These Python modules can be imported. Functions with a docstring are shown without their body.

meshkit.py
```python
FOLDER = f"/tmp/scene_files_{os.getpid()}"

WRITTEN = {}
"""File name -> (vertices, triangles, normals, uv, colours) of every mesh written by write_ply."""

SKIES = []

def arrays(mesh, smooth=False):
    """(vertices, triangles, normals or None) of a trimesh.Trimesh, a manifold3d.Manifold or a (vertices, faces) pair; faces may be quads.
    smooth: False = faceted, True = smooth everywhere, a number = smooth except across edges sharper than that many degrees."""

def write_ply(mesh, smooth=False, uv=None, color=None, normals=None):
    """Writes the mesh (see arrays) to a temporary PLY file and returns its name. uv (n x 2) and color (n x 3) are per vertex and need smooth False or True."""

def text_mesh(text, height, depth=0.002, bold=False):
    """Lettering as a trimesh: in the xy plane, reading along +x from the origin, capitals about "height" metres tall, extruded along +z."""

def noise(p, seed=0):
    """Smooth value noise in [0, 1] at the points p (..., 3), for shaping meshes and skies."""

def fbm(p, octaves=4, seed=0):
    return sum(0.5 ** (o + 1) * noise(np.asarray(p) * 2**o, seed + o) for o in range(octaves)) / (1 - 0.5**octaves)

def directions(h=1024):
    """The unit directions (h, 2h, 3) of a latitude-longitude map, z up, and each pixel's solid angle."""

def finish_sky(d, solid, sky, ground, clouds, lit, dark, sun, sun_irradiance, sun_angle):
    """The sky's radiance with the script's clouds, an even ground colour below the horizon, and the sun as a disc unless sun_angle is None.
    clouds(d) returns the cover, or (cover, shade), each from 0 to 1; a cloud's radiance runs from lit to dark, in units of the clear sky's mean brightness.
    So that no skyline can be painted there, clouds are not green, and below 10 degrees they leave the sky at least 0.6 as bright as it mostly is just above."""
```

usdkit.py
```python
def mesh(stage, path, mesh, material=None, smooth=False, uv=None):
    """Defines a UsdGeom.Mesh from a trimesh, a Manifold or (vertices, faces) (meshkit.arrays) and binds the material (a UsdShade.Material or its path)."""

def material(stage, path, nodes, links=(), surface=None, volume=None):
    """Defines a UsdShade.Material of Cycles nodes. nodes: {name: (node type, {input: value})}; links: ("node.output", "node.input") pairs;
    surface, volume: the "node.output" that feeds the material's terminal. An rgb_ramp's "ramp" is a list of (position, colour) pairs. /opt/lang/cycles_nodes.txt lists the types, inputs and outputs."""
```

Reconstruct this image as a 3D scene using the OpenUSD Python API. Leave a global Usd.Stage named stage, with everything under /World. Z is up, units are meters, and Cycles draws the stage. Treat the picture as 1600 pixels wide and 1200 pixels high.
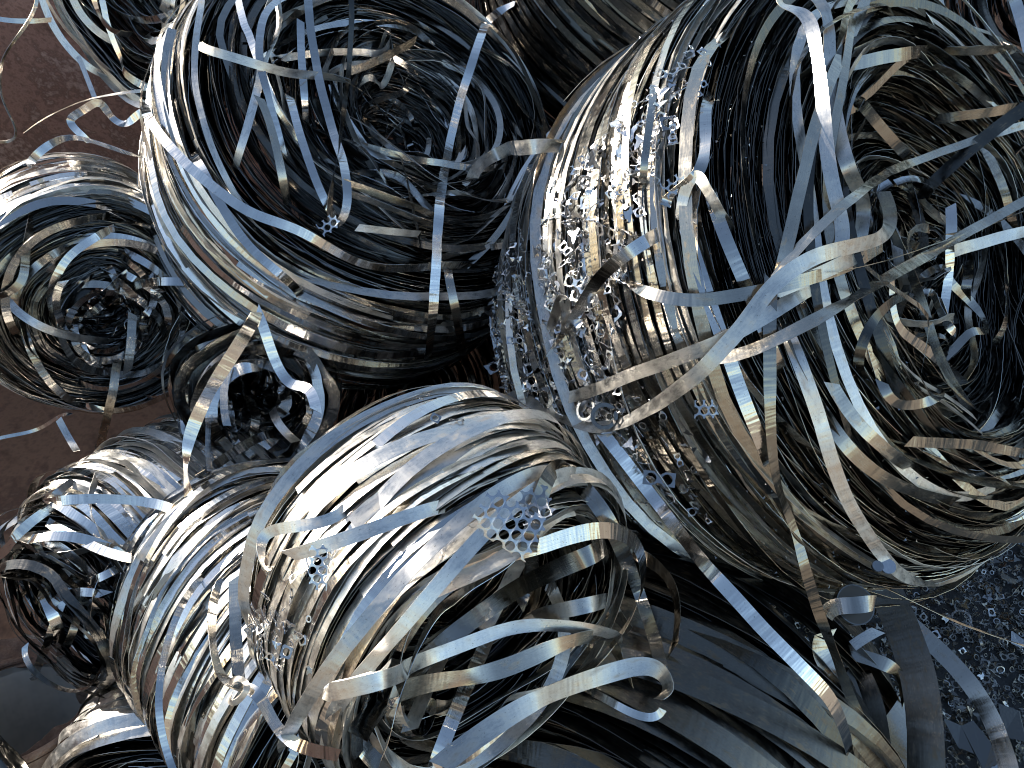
import math, random
import numpy as np
import trimesh, shapely
from shapely.geometry import Point, Polygon, box
from shapely.ops import unary_union
import usdkit, meshkit
from pxr import Usd, UsdGeom, UsdLux, UsdShade, Gf, Sdf, Vt

# ------------------------------------------------------------------ camera, sky, sun, exposure
stage = Usd.Stage.CreateInMemory()
UsdGeom.SetStageUpAxis(stage, UsdGeom.Tokens.z)
UsdGeom.SetStageMetersPerUnit(stage, 1.0)
world = UsdGeom.Xform.Define(stage, '/World')
stage.SetDefaultPrim(world.GetPrim())
UsdGeom.Scope.Define(stage, '/World/Looks')
EYE, PITCH, FOCAL = np.array([0, 0, 1.95]), math.radians(50), 28.0
F = 1600 * FOCAL / 36.0                                  # focal length in pixels of the 1600 wide photograph
RIGHT = np.array([1.0, 0, 0])
FWD = np.array([0, math.cos(PITCH), -math.sin(PITCH)])
UP = np.array([0, math.sin(PITCH), math.cos(PITCH)])
cam = UsdGeom.Camera.Define(stage, '/World/camera')
M = np.eye(4); M[0, :3], M[1, :3], M[2, :3], M[3, :3] = RIGHT, UP, -FWD, EYE
cam.AddTransformOp().Set(Gf.Matrix4d(*M.ravel().tolist()))
cam.CreateHorizontalApertureAttr(36.0); cam.CreateVerticalApertureAttr(27.0); cam.CreateFocalLengthAttr(FOCAL)
cam.CreateClippingRangeAttr(Gf.Vec2f(0.01, 1000))
EXPOSURE = 1.38
cam.CreateExposureAttr(EXPOSURE)

SUN = np.array([-0.79, 0.50, 0.325]); SUN /= np.linalg.norm(SUN)       # direction towards the sun
SUN_EL, SUN_ROT = math.asin(SUN[2]), math.atan2(SUN[0], SUN[1])
sky_mat = usdkit.material(stage, '/World/Looks/sky_look', {
    'sky': ('sky_texture', {'sky_type': 'single_scattering', 'sun_disc': False, 'sun_elevation': SUN_EL, 'sun_rotation': SUN_ROT, 'air_density': 1.0, 'aerosol_density': 0.8}),
    'bg': ('background_shader', {'strength': 0.088})}, [('sky.color', 'bg.color')], surface='bg.background')
dome = UsdLux.DomeLight.Define(stage, '/World/sky')
UsdShade.MaterialBindingAPI.Apply(dome.GetPrim()).Bind(sky_mat)
dome.GetPrim().SetCustomDataByKey('kind', 'structure')
sun = UsdLux.DistantLight.Define(stage, '/World/sun')
sun.CreateNormalizeAttr(True); sun.CreateIntensityAttr(1.25); sun.CreateAngleAttr(0.53); sun.CreateColorAttr(Gf.Vec3f(1, 0.93, 0.83))
zx = SUN; xx = np.cross([0, 0, 1], zx); xx /= np.linalg.norm(xx); yx = np.cross(zx, xx)
S = np.eye(4); S[0, :3], S[1, :3], S[2, :3] = xx, yx, zx
sun.AddTransformOp().Set(Gf.Matrix4d(*S.ravel().tolist()))

# ------------------------------------------------------------------ helpers
_names = {}
def numbered(parent, name):
    k = _names.get((parent, name), 0); _names[(parent, name)] = k + 1
    return f'{parent}/{name}' if k == 0 else f'{parent}/{name}_{k:03d}'
def tag(prim, label=None, cat=None, group=None, kind=None):
    p = prim.GetPrim() if hasattr(prim, 'GetPrim') else prim
    for k, v in (('label', label), ('category', cat), ('group', group), ('kind', kind)):
        if v: p.SetCustomDataByKey(k, v)
    return prim
def thing(name, label, cat, loc=(0, 0, 0), group=None):
    x = UsdGeom.Xform.Define(stage, numbered('/World', name)); x.AddTranslateOp().Set(Gf.Vec3d(*map(float, loc)))
    return tag(x, label, cat, group)
def put(name, data, mat, parent='/World', loc=(0, 0, 0), smooth=False):
    """data: (vertices, faces (tri or quad), normals or None, uv or None) or a trimesh -> ONE Mesh prim under parent."""
    parent = parent if isinstance(parent, str) else str(parent.GetPath())
    path = numbered(parent, name)
    if not isinstance(data, tuple):
        v, f, n = meshkit.arrays(data, smooth); uv = None
    else:
        v, f, n, uv = data
    m = UsdGeom.Mesh.Define(stage, path)
    m.CreatePointsAttr(Vt.Vec3fArray.FromNumpy((np.asarray(v) - np.asarray(loc)).astype(np.float32)))
    m.CreateFaceVertexCountsAttr(Vt.IntArray.FromNumpy(np.full(len(f), f.shape[1], np.int32)))
    m.CreateFaceVertexIndicesAttr(Vt.IntArray.FromNumpy(np.ascontiguousarray(f, np.int32).ravel()))
    m.CreateSubdivisionSchemeAttr('none'); m.CreateDoubleSidedAttr(True)
    if n is not None:
        m.CreateNormalsAttr(Vt.Vec3fArray.FromNumpy(n.astype(np.float32))); m.SetNormalsInterpolation('vertex')
    if uv is not None:
        UsdGeom.PrimvarsAPI(m).CreatePrimvar('st', Sdf.ValueTypeNames.TexCoord2fArray, 'vertex').Set(Vt.Vec2fArray.FromNumpy(uv.astype(np.float32)))
    UsdShade.MaterialBindingAPI.Apply(m.GetPrim()).Bind(mat)
    return m
def at(px, py, d):
    return EYE + d * ((px - 800) / F * RIGHT + (600 - py) / F * UP + FWD)
def camdir(x, y, z):
    v = x * RIGHT + y * UP - z * FWD
    return v / np.linalg.norm(v)
def project(P):
    q = np.asarray(P) - EYE
    d = q @ FWD
    return 800 + F * (q @ RIGHT) / d, 600 - F * (q @ UP) / d, d
def unit(a):
    return a / np.maximum(np.linalg.norm(a, axis=-1, keepdims=True), 1e-12)
def kinks(s, gap, amp, rng):
    """Creases: a zigzag through random heights at random places along the length s."""
    k = [s[0] - gap]
    while k[-1] < s[-1] + gap: k.append(k[-1] + gap * rng.uniform(0.4, 1.8))
    return np.interp(s, k, rng.normal(0, amp, len(k)))
def strip(P, W, w, th=0.0007, thin=False, ends=(0, 0)):
    """A ribbon of sheet steel: centre line P (n,3), unit width direction W (n,3), width w; wide faces, cut edges and ends."""
    n = len(P)
    T = unit(np.gradient(P, axis=0)); W = unit(W - (W * T).sum(1, keepdims=True) * T); N = unit(np.cross(T, W))
    w = np.broadcast_to(np.asarray(w, float), (n,))[:, None]
    s = np.concatenate([[0], np.cumsum(np.linalg.norm(np.diff(P, axis=0), axis=1))])
    a, b, h = P - W * w / 2, P + W * w / 2, N * th / 2
    for e, k in zip((0, -1), ends): a[e], b[e] = a[e] + T[e] * k * w[e], b[e] - T[e] * k * w[e]
    i = np.arange(n - 1)
    if thin:
        v = np.stack([a, b], 1).reshape(-1, 3); nn = np.stack([N, N], 1).reshape(-1, 3)
        uv = np.stack([np.stack([0 * s, s], 1), np.stack([0 * s + w[:, 0], s], 1)], 1).reshape(-1, 2)
        return v, np.stack([2 * i, 2 * i + 2, 2 * i + 3, 2 * i + 1], 1), nn, uv
    v = np.stack([a + h, b + h, b - h, a - h, a + h, a - h, b + h, b - h], 1).reshape(-1, 3)
    nn = np.stack([N, N, -N, -N, -W, -W, W, W], 1).reshape(-1, 3)
    u0, u1 = np.stack([0 * s, s], 1), np.stack([0 * s + w[:, 0], s], 1)
    uv = np.stack([u0, u1, u1, u0, u0, u0, u1, u1], 1).reshape(-1, 2)
    f = [np.stack([8 * i + p, 8 * i + 8 + p, 8 * i + 8 + q, 8 * i + q], 1) for p, q in ((0, 1), (2, 3), (5, 4), (6, 7))]
    e = 8 * (n - 1)
    f.append(np.array([[0, 1, 2, 3], [e + 3, e + 2, e + 1, e]]))
    return v, np.concatenate(f), nn, uv
def joined(parts):
    V, Fa, N, U, o = [], [], [], [], 0
    for v, f, n, u in parts:
        V.append(v); Fa.append(f + o); N.append(n); U.append(u); o += len(v)
    return np.concatenate(V), np.concatenate(Fa), np.concatenate(N), np.concatenate(U)
def spline(P, step):
    """Smooth curve through the points P (n,k) (first three are xyz), sampled about every step metres."""
    from scipy.interpolate import PchipInterpolator, CubicSpline
    P = np.asarray(P, float)
    L = np.concatenate([[0], np.cumsum(np.maximum(np.linalg.norm(np.diff(P[:, :3], axis=0), axis=1), 1e-4) ** 0.7)])
    true = np.linalg.norm(np.diff(P[:, :3], axis=0), axis=1).sum()
    n = max(8, int(true / step))
    s = np.linspace(0, L[-1], n)
    xyz = CubicSpline(L, P[:, :3])(s) if len(P) > 2 else np.stack([np.interp(s, L, P[:, k]) for k in range(3)], 1)
    rest = np.stack([PchipInterpolator(L, P[:, k])(s) for k in range(3, P.shape[1])], 1) if P.shape[1] > 3 else None
    return xyz, rest

# ------------------------------------------------------------------ materials
def steel(name, base, rough, stain=0.25, ripple=1.0, dirt=(0.30, 0.21, 0.12)):
    """Bright cold-rolled strip: rolled-in ripples across the strip, scratches along it, oil film and a few brown stains."""
    return usdkit.material(stage, f'/World/Looks/{name}', {
        'uv': ('uvmap', {'attribute': 'st'}), 'obj': ('object_info', {}), 'geo': ('geometry', {}),
        'off': ('vector_math', {'math_type': 'scale', 'vector1': (13.1, 71.7, 0), 'scale': 1.0}), 'uvo': ('vector_math', {'math_type': 'add'}),
        'm1': ('mapping', {'scale': (9, 55, 1)}), 'n1': ('noise_texture', {'scale': 1.0, 'detail': 2.0, 'roughness': 0.55}),
        'm2': ('mapping', {'scale': (1400, 14, 1)}), 'n2': ('noise_texture', {'scale': 1.0, 'detail': 1.0}),
        'm3': ('mapping', {'scale': (70, 26, 1)}), 'n3': ('noise_texture', {'scale': 1.0, 'detail': 4.0, 'roughness': 0.65}),
        'n4': ('noise_texture', {'scale': 420.0, 'detail': 2.0}),
        'b1': ('bump', {'strength': 0.30 * ripple, 'distance': 0.004}), 'b2': ('bump', {'strength': 0.16, 'distance': 0.0006}),
        'r3': ('rgb_ramp', {'ramp': [(0.0, (0, 0, 0)), (0.56, (0, 0, 0)), (0.75, (1, 1, 1)), (1, (1, 1, 1))]}),
        'r4': ('rgb_ramp', {'ramp': [(0.0, (1, 1, 1)), (0.27, (1, 1, 1)), (0.33, (0, 0, 0)), (1, (0, 0, 0))]}),
        'st': ('math', {'math_type': 'multiply', 'value2': stain}), 'sp': ('math', {'math_type': 'multiply', 'value2': 0.7}),
        'val': ('map_range', {'to_min': 0.72, 'to_max': 1.12}),
        'tone': ('mix_color', {'blend_type': 'multiply', 'fac': 1.0, 'a': base}),
        'c1': ('mix_color', {'b': dirt}), 'c2': ('mix_color', {'b': (0.12, 0.10, 0.08)}),
        'ro': ('map_range', {'from_min': 0.3, 'from_max': 0.7, 'to_min': rough * 0.7, 'to_max': rough * 1.4}),
        'ro2': ('math', {'math_type': 'multiply_add', 'value2': 0.35}),
        'p': ('principled_bsdf', {'metallic': 1.0})},
        [('obj.random', 'off.scale'), ('uv.UV', 'uvo.vector1'), ('off.vector', 'uvo.vector2'),
         ('uvo.vector', 'm1.vector'), ('uvo.vector', 'm2.vector'), ('uvo.vector', 'm3.vector'),
         ('m1.vector', 'n1.vector'), ('m2.vector', 'n2.vector'), ('m3.vector', 'n3.vector'), ('geo.position', 'n4.vector'),
         ('n1.fac', 'b1.height'), ('n2.fac', 'b2.height'), ('b1.normal', 'b2.normal'), ('b2.normal', 'p.normal'),
         ('n3.fac', 'r3.fac'), ('r3.color', 'st.value1'), ('n4.fac', 'r4.fac'), ('r4.color', 'sp.value1'),
         ('obj.random', 'val.value'), ('val.result', 'tone.b'), ('tone.result', 'c1.a'), ('st.value', 'c1.fac'),
         ('c1.result', 'c2.a'), ('sp.value', 'c2.fac'), ('c2.result', 'p.base_color'),
         ('n3.fac', 'ro.value'), ('st.value', 'ro2.value1'), ('ro.result', 'ro2.value3'), ('ro2.value', 'p.roughness')],
        surface='p.BSDF')
BRIGHT = steel('bright_steel', (0.74, 0.72, 0.69), 0.11, 0.18, 1.3)
SATIN = steel('satin_steel', (0.70, 0.675, 0.63), 0.33, 0.45, 1.0)
OILED_SHADED = steel('oiled_shaded_steel', (0.42, 0.395, 0.355), 0.15, 0.4, 1.2)  # oily strip; on coil faces its darker base also stands in for shade
STAINED_REFLECT = steel('stained_reflect_steel', (0.56, 0.51, 0.43), 0.22, 0.8, 0.9, (0.34, 0.19, 0.07))  # brown stains; on tan loose strips the colour also stands in for ground reflections
DARK = steel('dark_steel', (0.13, 0.125, 0.115), 0.2, 0.5)  # near-black base; on coil faces and in gaps it paints the shade
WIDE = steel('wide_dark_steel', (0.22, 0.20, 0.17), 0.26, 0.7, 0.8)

def rust(name, ramp, scale, bumpd=0.004, rough=0.75, spec=0.4):
    return usdkit.material(stage, f'/World/Looks/{name}', {
        'geo': ('geometry', {}), 'n': ('noise_texture', {'scale': scale, 'detail': 8.0, 'roughness': 0.62, 'distortion': 0.4}),
        'f': ('noise_texture', {'scale': scale * 14, 'detail': 5.0, 'roughness': 0.6}),
        'mx': ('mix_float', {'fac': 0.3}), 'r': ('rgb_ramp', {'ramp': ramp}), 'b': ('bump', {'strength': 0.6, 'distance': bumpd}),
        'p': ('principled_bsdf', {'roughness': rough, 'specular_ior_level': spec})},
        [('geo.position', 'n.vector'), ('geo.position', 'f.vector'), ('n.fac', 'mx.a'), ('f.fac', 'mx.b'), ('mx.result', 'r.fac'),
         ('r.color', 'p.base_color'), ('mx.result', 'b.height'), ('b.normal', 'p.normal')], surface='p.BSDF')
RUST_WALL = rust('rust_wall_look', [(0.25, (0.06, 0.03, 0.022)), (0.38, (0.22, 0.11, 0.075)), (0.47, (0.46, 0.235, 0.165)), (0.53, (0.26, 0.13, 0.09)), (0.6, (0.58, 0.35, 0.26)), (0.72, (0.12, 0.065, 0.05))], 4.0)
RUST_FLOOR = rust('rust_floor_look', [(0.25, (0.07, 0.036, 0.022)), (0.40, (0.19, 0.10, 0.056)), (0.5, (0.34, 0.185, 0.105)), (0.58, (0.19, 0.10, 0.06)), (0.7, (0.46, 0.29, 0.18))], 3.0)
RUST_EDGE = rust('rust_edge_look', [(0.25, (0.06, 0.035, 0.025)), (0.45, (0.15, 0.085, 0.055)), (0.6, (0.26, 0.17, 0.12)), (0.75, (0.36, 0.29, 0.23))], 14.0, 0.006)
GREY_INSIDE = rust('drum_inside_look', [(0.3, (0.32, 0.30, 0.26)), (0.5, (0.48, 0.45, 0.39)), (0.7, (0.58, 0.54, 0.47))], 3.0)
EARTH = rust('earth_look', [(0.3, (0.15, 0.12, 0.09)), (0.5, (0.26, 0.21, 0.16)), (0.7, (0.36, 0.30, 0.24))], 1.3, 0.02, 0.95, 0.1)
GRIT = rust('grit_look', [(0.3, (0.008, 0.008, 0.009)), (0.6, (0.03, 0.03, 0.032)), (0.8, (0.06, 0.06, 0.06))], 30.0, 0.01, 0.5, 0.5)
def chipmat(name, base, rough):
    return usdkit.material(stage, f'/World/Looks/{name}', {
        'obj': ('object_info', {}), 'geo': ('geometry', {}), 'n': ('noise_texture', {'scale': 160.0, 'detail': 3.0}),
        'val': ('map_range', {'to_min': 0.55, 'to_max': 1.15}), 'tone': ('mix_color', {'blend_type': 'multiply', 'fac': 1.0, 'a': base}),
        'b': ('bump', {'strength': 0.4, 'distance': 0.002}), 'p': ('principled_bsdf', {'metallic': 1.0, 'roughness': rough})},
        [('obj.random', 'val.value'), ('val.result', 'tone.b'), ('tone.result', 'p.base_color'), ('geo.position', 'n.vector'), ('n.fac', 'b.height'), ('b.normal', 'p.normal')], surface='p.BSDF')
CHIP = chipmat('chip_steel', (0.62, 0.62, 0.63), 0.24)
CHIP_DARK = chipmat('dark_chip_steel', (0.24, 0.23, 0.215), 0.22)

# ------------------------------------------------------------------ ground, container
def sheet(x0, x1, y0, y1, z, nx, ny, amp, freq, seed):
    gx, gy = np.meshgrid(np.linspace(x0, x1, nx), np.linspace(y0, y1, ny), indexing='ij')
    p = np.stack([gx, gy, 0 * gx], -1)
    p[..., 2] = z + amp * (meshkit.fbm(p * freq, 4, seed) - 0.5)
    i = np.arange(nx * ny).reshape(nx, ny)
    f = np.stack([i[:-1, :-1], i[1:, :-1], i[1:, 1:], i[:-1, 1:]], -1).reshape(-1, 4)
    return p.reshape(-1, 3), f
v, f = sheet(-400, 400, -400, 400, -0.12, 9, 9, 0, 1, 0)
tag(put('ground', (v, f, None, None), EARTH), 'bare brown earth of the scrap yard around the container', None, None, 'structure')
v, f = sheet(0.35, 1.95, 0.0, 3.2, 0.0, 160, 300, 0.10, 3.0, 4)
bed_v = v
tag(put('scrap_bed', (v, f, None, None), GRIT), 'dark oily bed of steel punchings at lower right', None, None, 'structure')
def prism(poly, depth):
    return trimesh.creation.extrude_polygon(poly, depth, engine='earcut')
def boxm(x0, x1, y0, y1, z0, z1):
    m = trimesh.creation.box((x1 - x0, y1 - y0, z1 - z0)); m.apply_translation(((x0 + x1) / 2, (y0 + y1) / 2, (z0 + z1) / 2)); return m
def rusty_plate(x0, x1, z0, z1, y, amp, seed):
    """Vertical plate facing -y, with dents, 12 mm thick."""
    nx, nz = int((x1 - x0) / 0.04), int((z1 - z0) / 0.04)
    gx, gz = np.meshgrid(np.linspace(x0, x1, nx), np.linspace(z0, z1, nz), indexing='ij')
    p = np.stack([gx, 0 * gx, gz], -1)
    p[..., 1] = y + amp * (meshkit.fbm(p * 2.2, 3, seed) - 0.5)
    i = np.arange(nx * nz).reshape(nx, nz)
    fr = np.stack([i[:-1, :-1], i[1:, :-1], i[1:, 1:], i[:-1, 1:]], -1).reshape(-1, 4)
    q = p.copy(); q[..., 1] = y + 0.05
    v = np.concatenate([p.reshape(-1, 3), q.reshape(-1, 3)])
    k = nx * nz
    rim = np.concatenate([i[0, :], i[1:, -1], i[-1, -2::-1], i[-2:0:-1, 0]])
    nxt = np.roll(rim, -1)
    return v, np.concatenate([fr, (fr + k)[:, ::-1], np.stack([rim, rim + k, nxt + k, nxt], 1)]), None, None
tag(put('container_floor', boxm(-2.3, 0.2, 0.0, 2.66, -0.10, 0.0), RUST_FLOOR), 'brown rusty floor of the scrap container at left', None, None, 'structure')
side = thing('container_wall', 'unseen low side wall of the scrap container, added at left to shade its floor', 'container wall')  # out of view; put in, and its height set, to shade the floor
put('plate', boxm(-2.15, -2.10, -0.6, 2.66, -0.1, 0.78), RUST_WALL, side)
put('top_rail', boxm(-2.19, -2.06, -0.6, 2.66, 0.783, 0.84), RUST_EDGE, side)
wall = thing('container_wall', 'reddish brown rusted steel container wall behind the coils at upper left', 'container wall')
put('plate', rusty_plate(-2.3, 2.3, -0.1, 1.25, 2.7, 0.05, 3), RUST_WALL, wall)
put('top_rail', boxm(-2.35, 2.35, 2.66, 2.80, 1.253, 1.33), RUST_EDGE, wall)

# ------------------------------------------------------------------ coils
ENV = []          # sampled outer surfaces of the coils: (points, normals, name)
def coil(name, label, centre, axis, prof, w, nparts, nfill, seed, wob=0.03, own=0.012, mess=0, skew=(0, 0), shingle=-8, kview=0.85, mats=(BRIGHT, SATIN, OILED_SHADED), wts=(0.5, 0.3, 0.2),
         face_tilt=6, flank_tilt=3, rogue=0.08, seg=60, crimp=0.0006, inset=0.10, group=None, mess_r=(0.25, 0.9), th=0.0006, wvar=0.12, messmats=None, messlen=(0.9, 3.4), fan=0.02, facemats=None, nshell=0, mlift=0.0, mess_b=(0.4, 1.5)):
    """A loose coil of steel strip. prof: (radius, height along the axis) from the rear of the flank round the shoulder into the hole."""
    rng = np.random.default_rng(seed)
    a = camdir(*axis); c = at(*centre)
    e1 = unit(np.cross(a, [0.31, 0.2, 0.93])); e2 = np.cross(a, e1)
    prof = np.array(prof, float)
    from scipy.interpolate import PchipInterpolator
    L = np.concatenate([[0], np.cumsum(np.linalg.norm(np.diff(prof, axis=0), axis=1))]); L /= L[-1]
    pr, ph = PchipInterpolator(L, prof[:, 0]), PchipInterpolator(L, prof[:, 1])
    R = prof[:, 0].max()
    K = 5
    f_amp = rng.normal(0, 1, (2, K)) * wob * R / np.arange(1, K + 1) ** 0.8
    f_ph = rng.uniform(0, 6.283, (2, K)); f_sp = rng.normal(0, 2.2, (2, K))
    def shared(th, t):
        k = np.arange(1, K + 1)[:, None]
        return [(f_amp[j][:, None] * np.cos(k * th + f_ph[j][:, None] + f_sp[j][:, None] * t)).sum(0) for j in (0, 1)]
    skw = skew[0] * RIGHT + skew[1] * UP
    view = unit(EYE - c)
    def place(rho, h, th):
        off = np.clip(1 - rho / (0.95 * R), 0, 1)[:, None] * skw
        return c + off + h[:, None] * a + rho[:, None] * (np.cos(th)[:, None] * e1 + np.sin(th)[:, None] * e2)
    def psi_at(t):
        d = 0.012
        dr, dh = pr(np.clip(t + d, 0, 1)) - pr(np.clip(t - d, 0, 1)), ph(np.clip(t + d, 0, 1)) - ph(np.clip(t - d, 0, 1))
        return math.atan2(float(dr), float(dh))                        # 0 on the flank, -90 deg on the face
    def winding(t, depth, n, scale=1.0, ww=w, thin=False, tilt_extra=0.0):
        psi = psi_at(t)
        face = min(1.0, max(0.0, (abs(math.degrees(psi)) - 18) / 40))
        span = 6.283 * rng.uniform(0.92, 1.12); th0 = rng.uniform(0, 6.283)
        m = max(12, int(n * span / 6.283)); th = np.linspace(th0, th0 + span, m)
        s = np.linspace(-0.5, 0.5, m)
        gr, gh = shared(th, t)
        ks = np.array([1, 2, 3, 4, 6])[:, None]
        o = [((rng.normal(0, 1, 5) * own * R * scale / np.array([1, 1.2, 1.5, 2, 3]))[:, None] * np.cos(ks * th + rng.uniform(0, 6.283, 5)[:, None])).sum(0) for _ in (0, 1, 2)]
        kc = np.array([7, 9, 11, 14])[:, None]
        cr = (rng.normal(0, crimp, 4)[:, None] * np.cos(kc * th + rng.uniform(0, 6.283, 4)[:, None])).sum(0)
        cr = cr + kinks(th, 0.30, 0.0011, rng)
        nr, nh = math.cos(psi), -math.sin(psi)                          # outward normal of the profile
        f1, th1 = rng.normal(), rng.uniform(0, 6.283)
        ftilt = rng.normal(0, face_tilt) if rng.random() < 0.82 else rng.normal(0, 38)
        base = float(np.clip(math.degrees(psi), -30, 30)) * (1 - face) + face * ftilt + (1 - face) * (shingle + rng.normal(0, flank_tilt)) + tilt_extra
        beta = np.radians(base + 4 * o[2] / (own * R * scale + 1e-9) * (0.25 + face))
        dd = depth + face * ww * 0.5 * abs(math.cos(math.radians(base)))
        rho = np.maximum(pr(t) - nr * dd + gr + o[0] * (0.3 + 0.7 * face) * (1 if scale < 2 else 1.5) + cr + s * rng.normal(0, 0.25 * w), 0.02)
        h = ph(t) - nh * dd + gh * (1 - 0.4 * face) + o[1] * (0.5 + 0.5 * face) + (1 - face) * fan * R * f1 * np.cos(th - th1) + s * rng.normal(0, 0.8 * w)
        rad = np.cos(th)[:, None] * e1 + np.sin(th)[:, None] * e2
        af = unit(a + face * kview * (view - a))
        W = np.cos(beta)[:, None] * af + np.sin(beta)[:, None] * rad
        return strip(place(rho, h, th), W, ww * (1 + rng.normal(0, wvar)), th=th_, thin=thin)
    th_ = th
    x = thing(name, label, 'coil', c, group)
    shell = []
    order = (np.arange(nparts) + rng.uniform(0, 1, nparts)) / nparts
    for t in order:
        rg = rng.random() < rogue
        d = abs(rng.normal(0, inset)) * w
        data = winding(t, -0.3 * w if rg else d, seg, 3.0 if rg else 1.0, tilt_extra=rng.normal(0, 28) if rg else 0)
        infl = abs(math.degrees(psi_at(t))) > 45
        put('strip', data, (OILED_SHADED, DARK, mats[0])[rng.choice(3, p=(0.24, 0.66, 0.10))] if infl and not rg else mats[rng.choice(len(mats), p=wts)], x, c)  # face turns mostly get darker steel: shade between them put into the colour
    for k in range(nshell):
        d = abs(rng.normal(0, inset)) * w
        t = 0.42 + 0.58 * (k + rng.random()) / nshell; shell.append((winding(t, d, 48), t))
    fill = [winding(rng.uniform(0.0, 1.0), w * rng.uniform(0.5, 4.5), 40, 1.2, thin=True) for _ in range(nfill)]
    for nm_, mt_, pk in (('outer_winding', mats[1], [q for q, t in shell if abs(math.degrees(psi_at(t))) <= 45]), ('face_winding', DARK, [q for q, t in shell if abs(math.degrees(psi_at(t))) > 45])):  # face turns again in dark steel as painted shade
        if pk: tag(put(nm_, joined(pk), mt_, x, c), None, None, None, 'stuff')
    tag(put('inner_winding', joined(fill), DARK, x, c), None, None, None, 'stuff')  # buried turns coloured dark so the gaps between strips look shaded
    for k in range(mess):                                               # strips that sprang loose across the mouth of the coil
        span = rng.uniform(*messlen) * rng.choice((-1, 1)); th0 = rng.uniform(0, 6.283)
        m = 56; th = np.linspace(th0, th0 + span, m); s = np.linspace(0, 1, m)
        r0 = rng.uniform(*mess_r); r1 = np.clip(r0 + rng.normal(0, 0.22), *mess_r); r0, r1 = r0 * R, r1 * R
        rho = r0 + (r1 - r0) * s - rng.uniform(-0.1, 0.25) * R * np.sin(np.pi * s) + 0.012 * R * np.cos(7 * s + rng.uniform(0, 6))
        tt = np.interp(rho, pr(np.linspace(1, 0.45, 60)), np.linspace(1, 0.45, 60))
        h = ph(tt) + rng.uniform(-0.2, 1.3) * w + rng.uniform(0, 0.08) * R * np.sin(np.pi * s) + 0.012 * R * np.cos(6 * s + rng.uniform(0, 6))
        h = h + mlift * w * rng.random() - 2.2 * w * np.abs(2 * s - 1) ** 7
        rad = np.cos(th)[:, None] * e1 + np.sin(th)[:, None] * e2
        b = rng.choice((-1, 1)) * rng.uniform(*mess_b) + rng.normal(0, 0.4) * s + 0.12 * np.cos(8 * s + rng.uniform(0, 6))
        b = b + kinks(s, 0.12, 0.16, rng); rho = rho + kinks(s, 0.1, 0.05 * w, rng)
        W = np.cos(b)[:, None] * a + np.sin(b)[:, None] * rad
        put('strip', strip(place(np.maximum(rho, 0.02), h, th), W, w, th=th_, ends=rng.uniform(-0.7, 0.7, 2)), (messmats or mats)[rng.choice(len(messmats or mats))], x, c)
    tt, aa = np.meshgrid(np.linspace(0.0, 1, 70), np.linspace(0, 6.283, 260), indexing='ij'); tt, aa = tt.ravel(), aa.ravel()
    rho, h = pr(tt), ph(tt)
    d = 0.01
    dr, dh = pr(np.clip(tt + d, 0, 1)) - pr(np.clip(tt - d, 0, 1)), ph(np.clip(tt + d, 0, 1)) - ph(np.clip(tt - d, 0, 1))
    q = np.hypot(dr, dh) + 1e-9
    rad = np.cos(aa)[:, None] * e1 + np.sin(aa)[:, None] * e2
    kk = np.arange(1, K + 1)[:, None]
    gsh, ghh = [(f_amp[j][:, None] * np.cos(kk * aa + f_ph[j][:, None] + f_sp[j][:, None] * tt)).sum(0) for j in (0, 1)]
    ENV.append((place(np.maximum(rho + gsh, 0.02), h + ghh, aa), (dh / q)[:, None] * rad - (dr / q)[:, None] * a, name))
    return x

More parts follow.
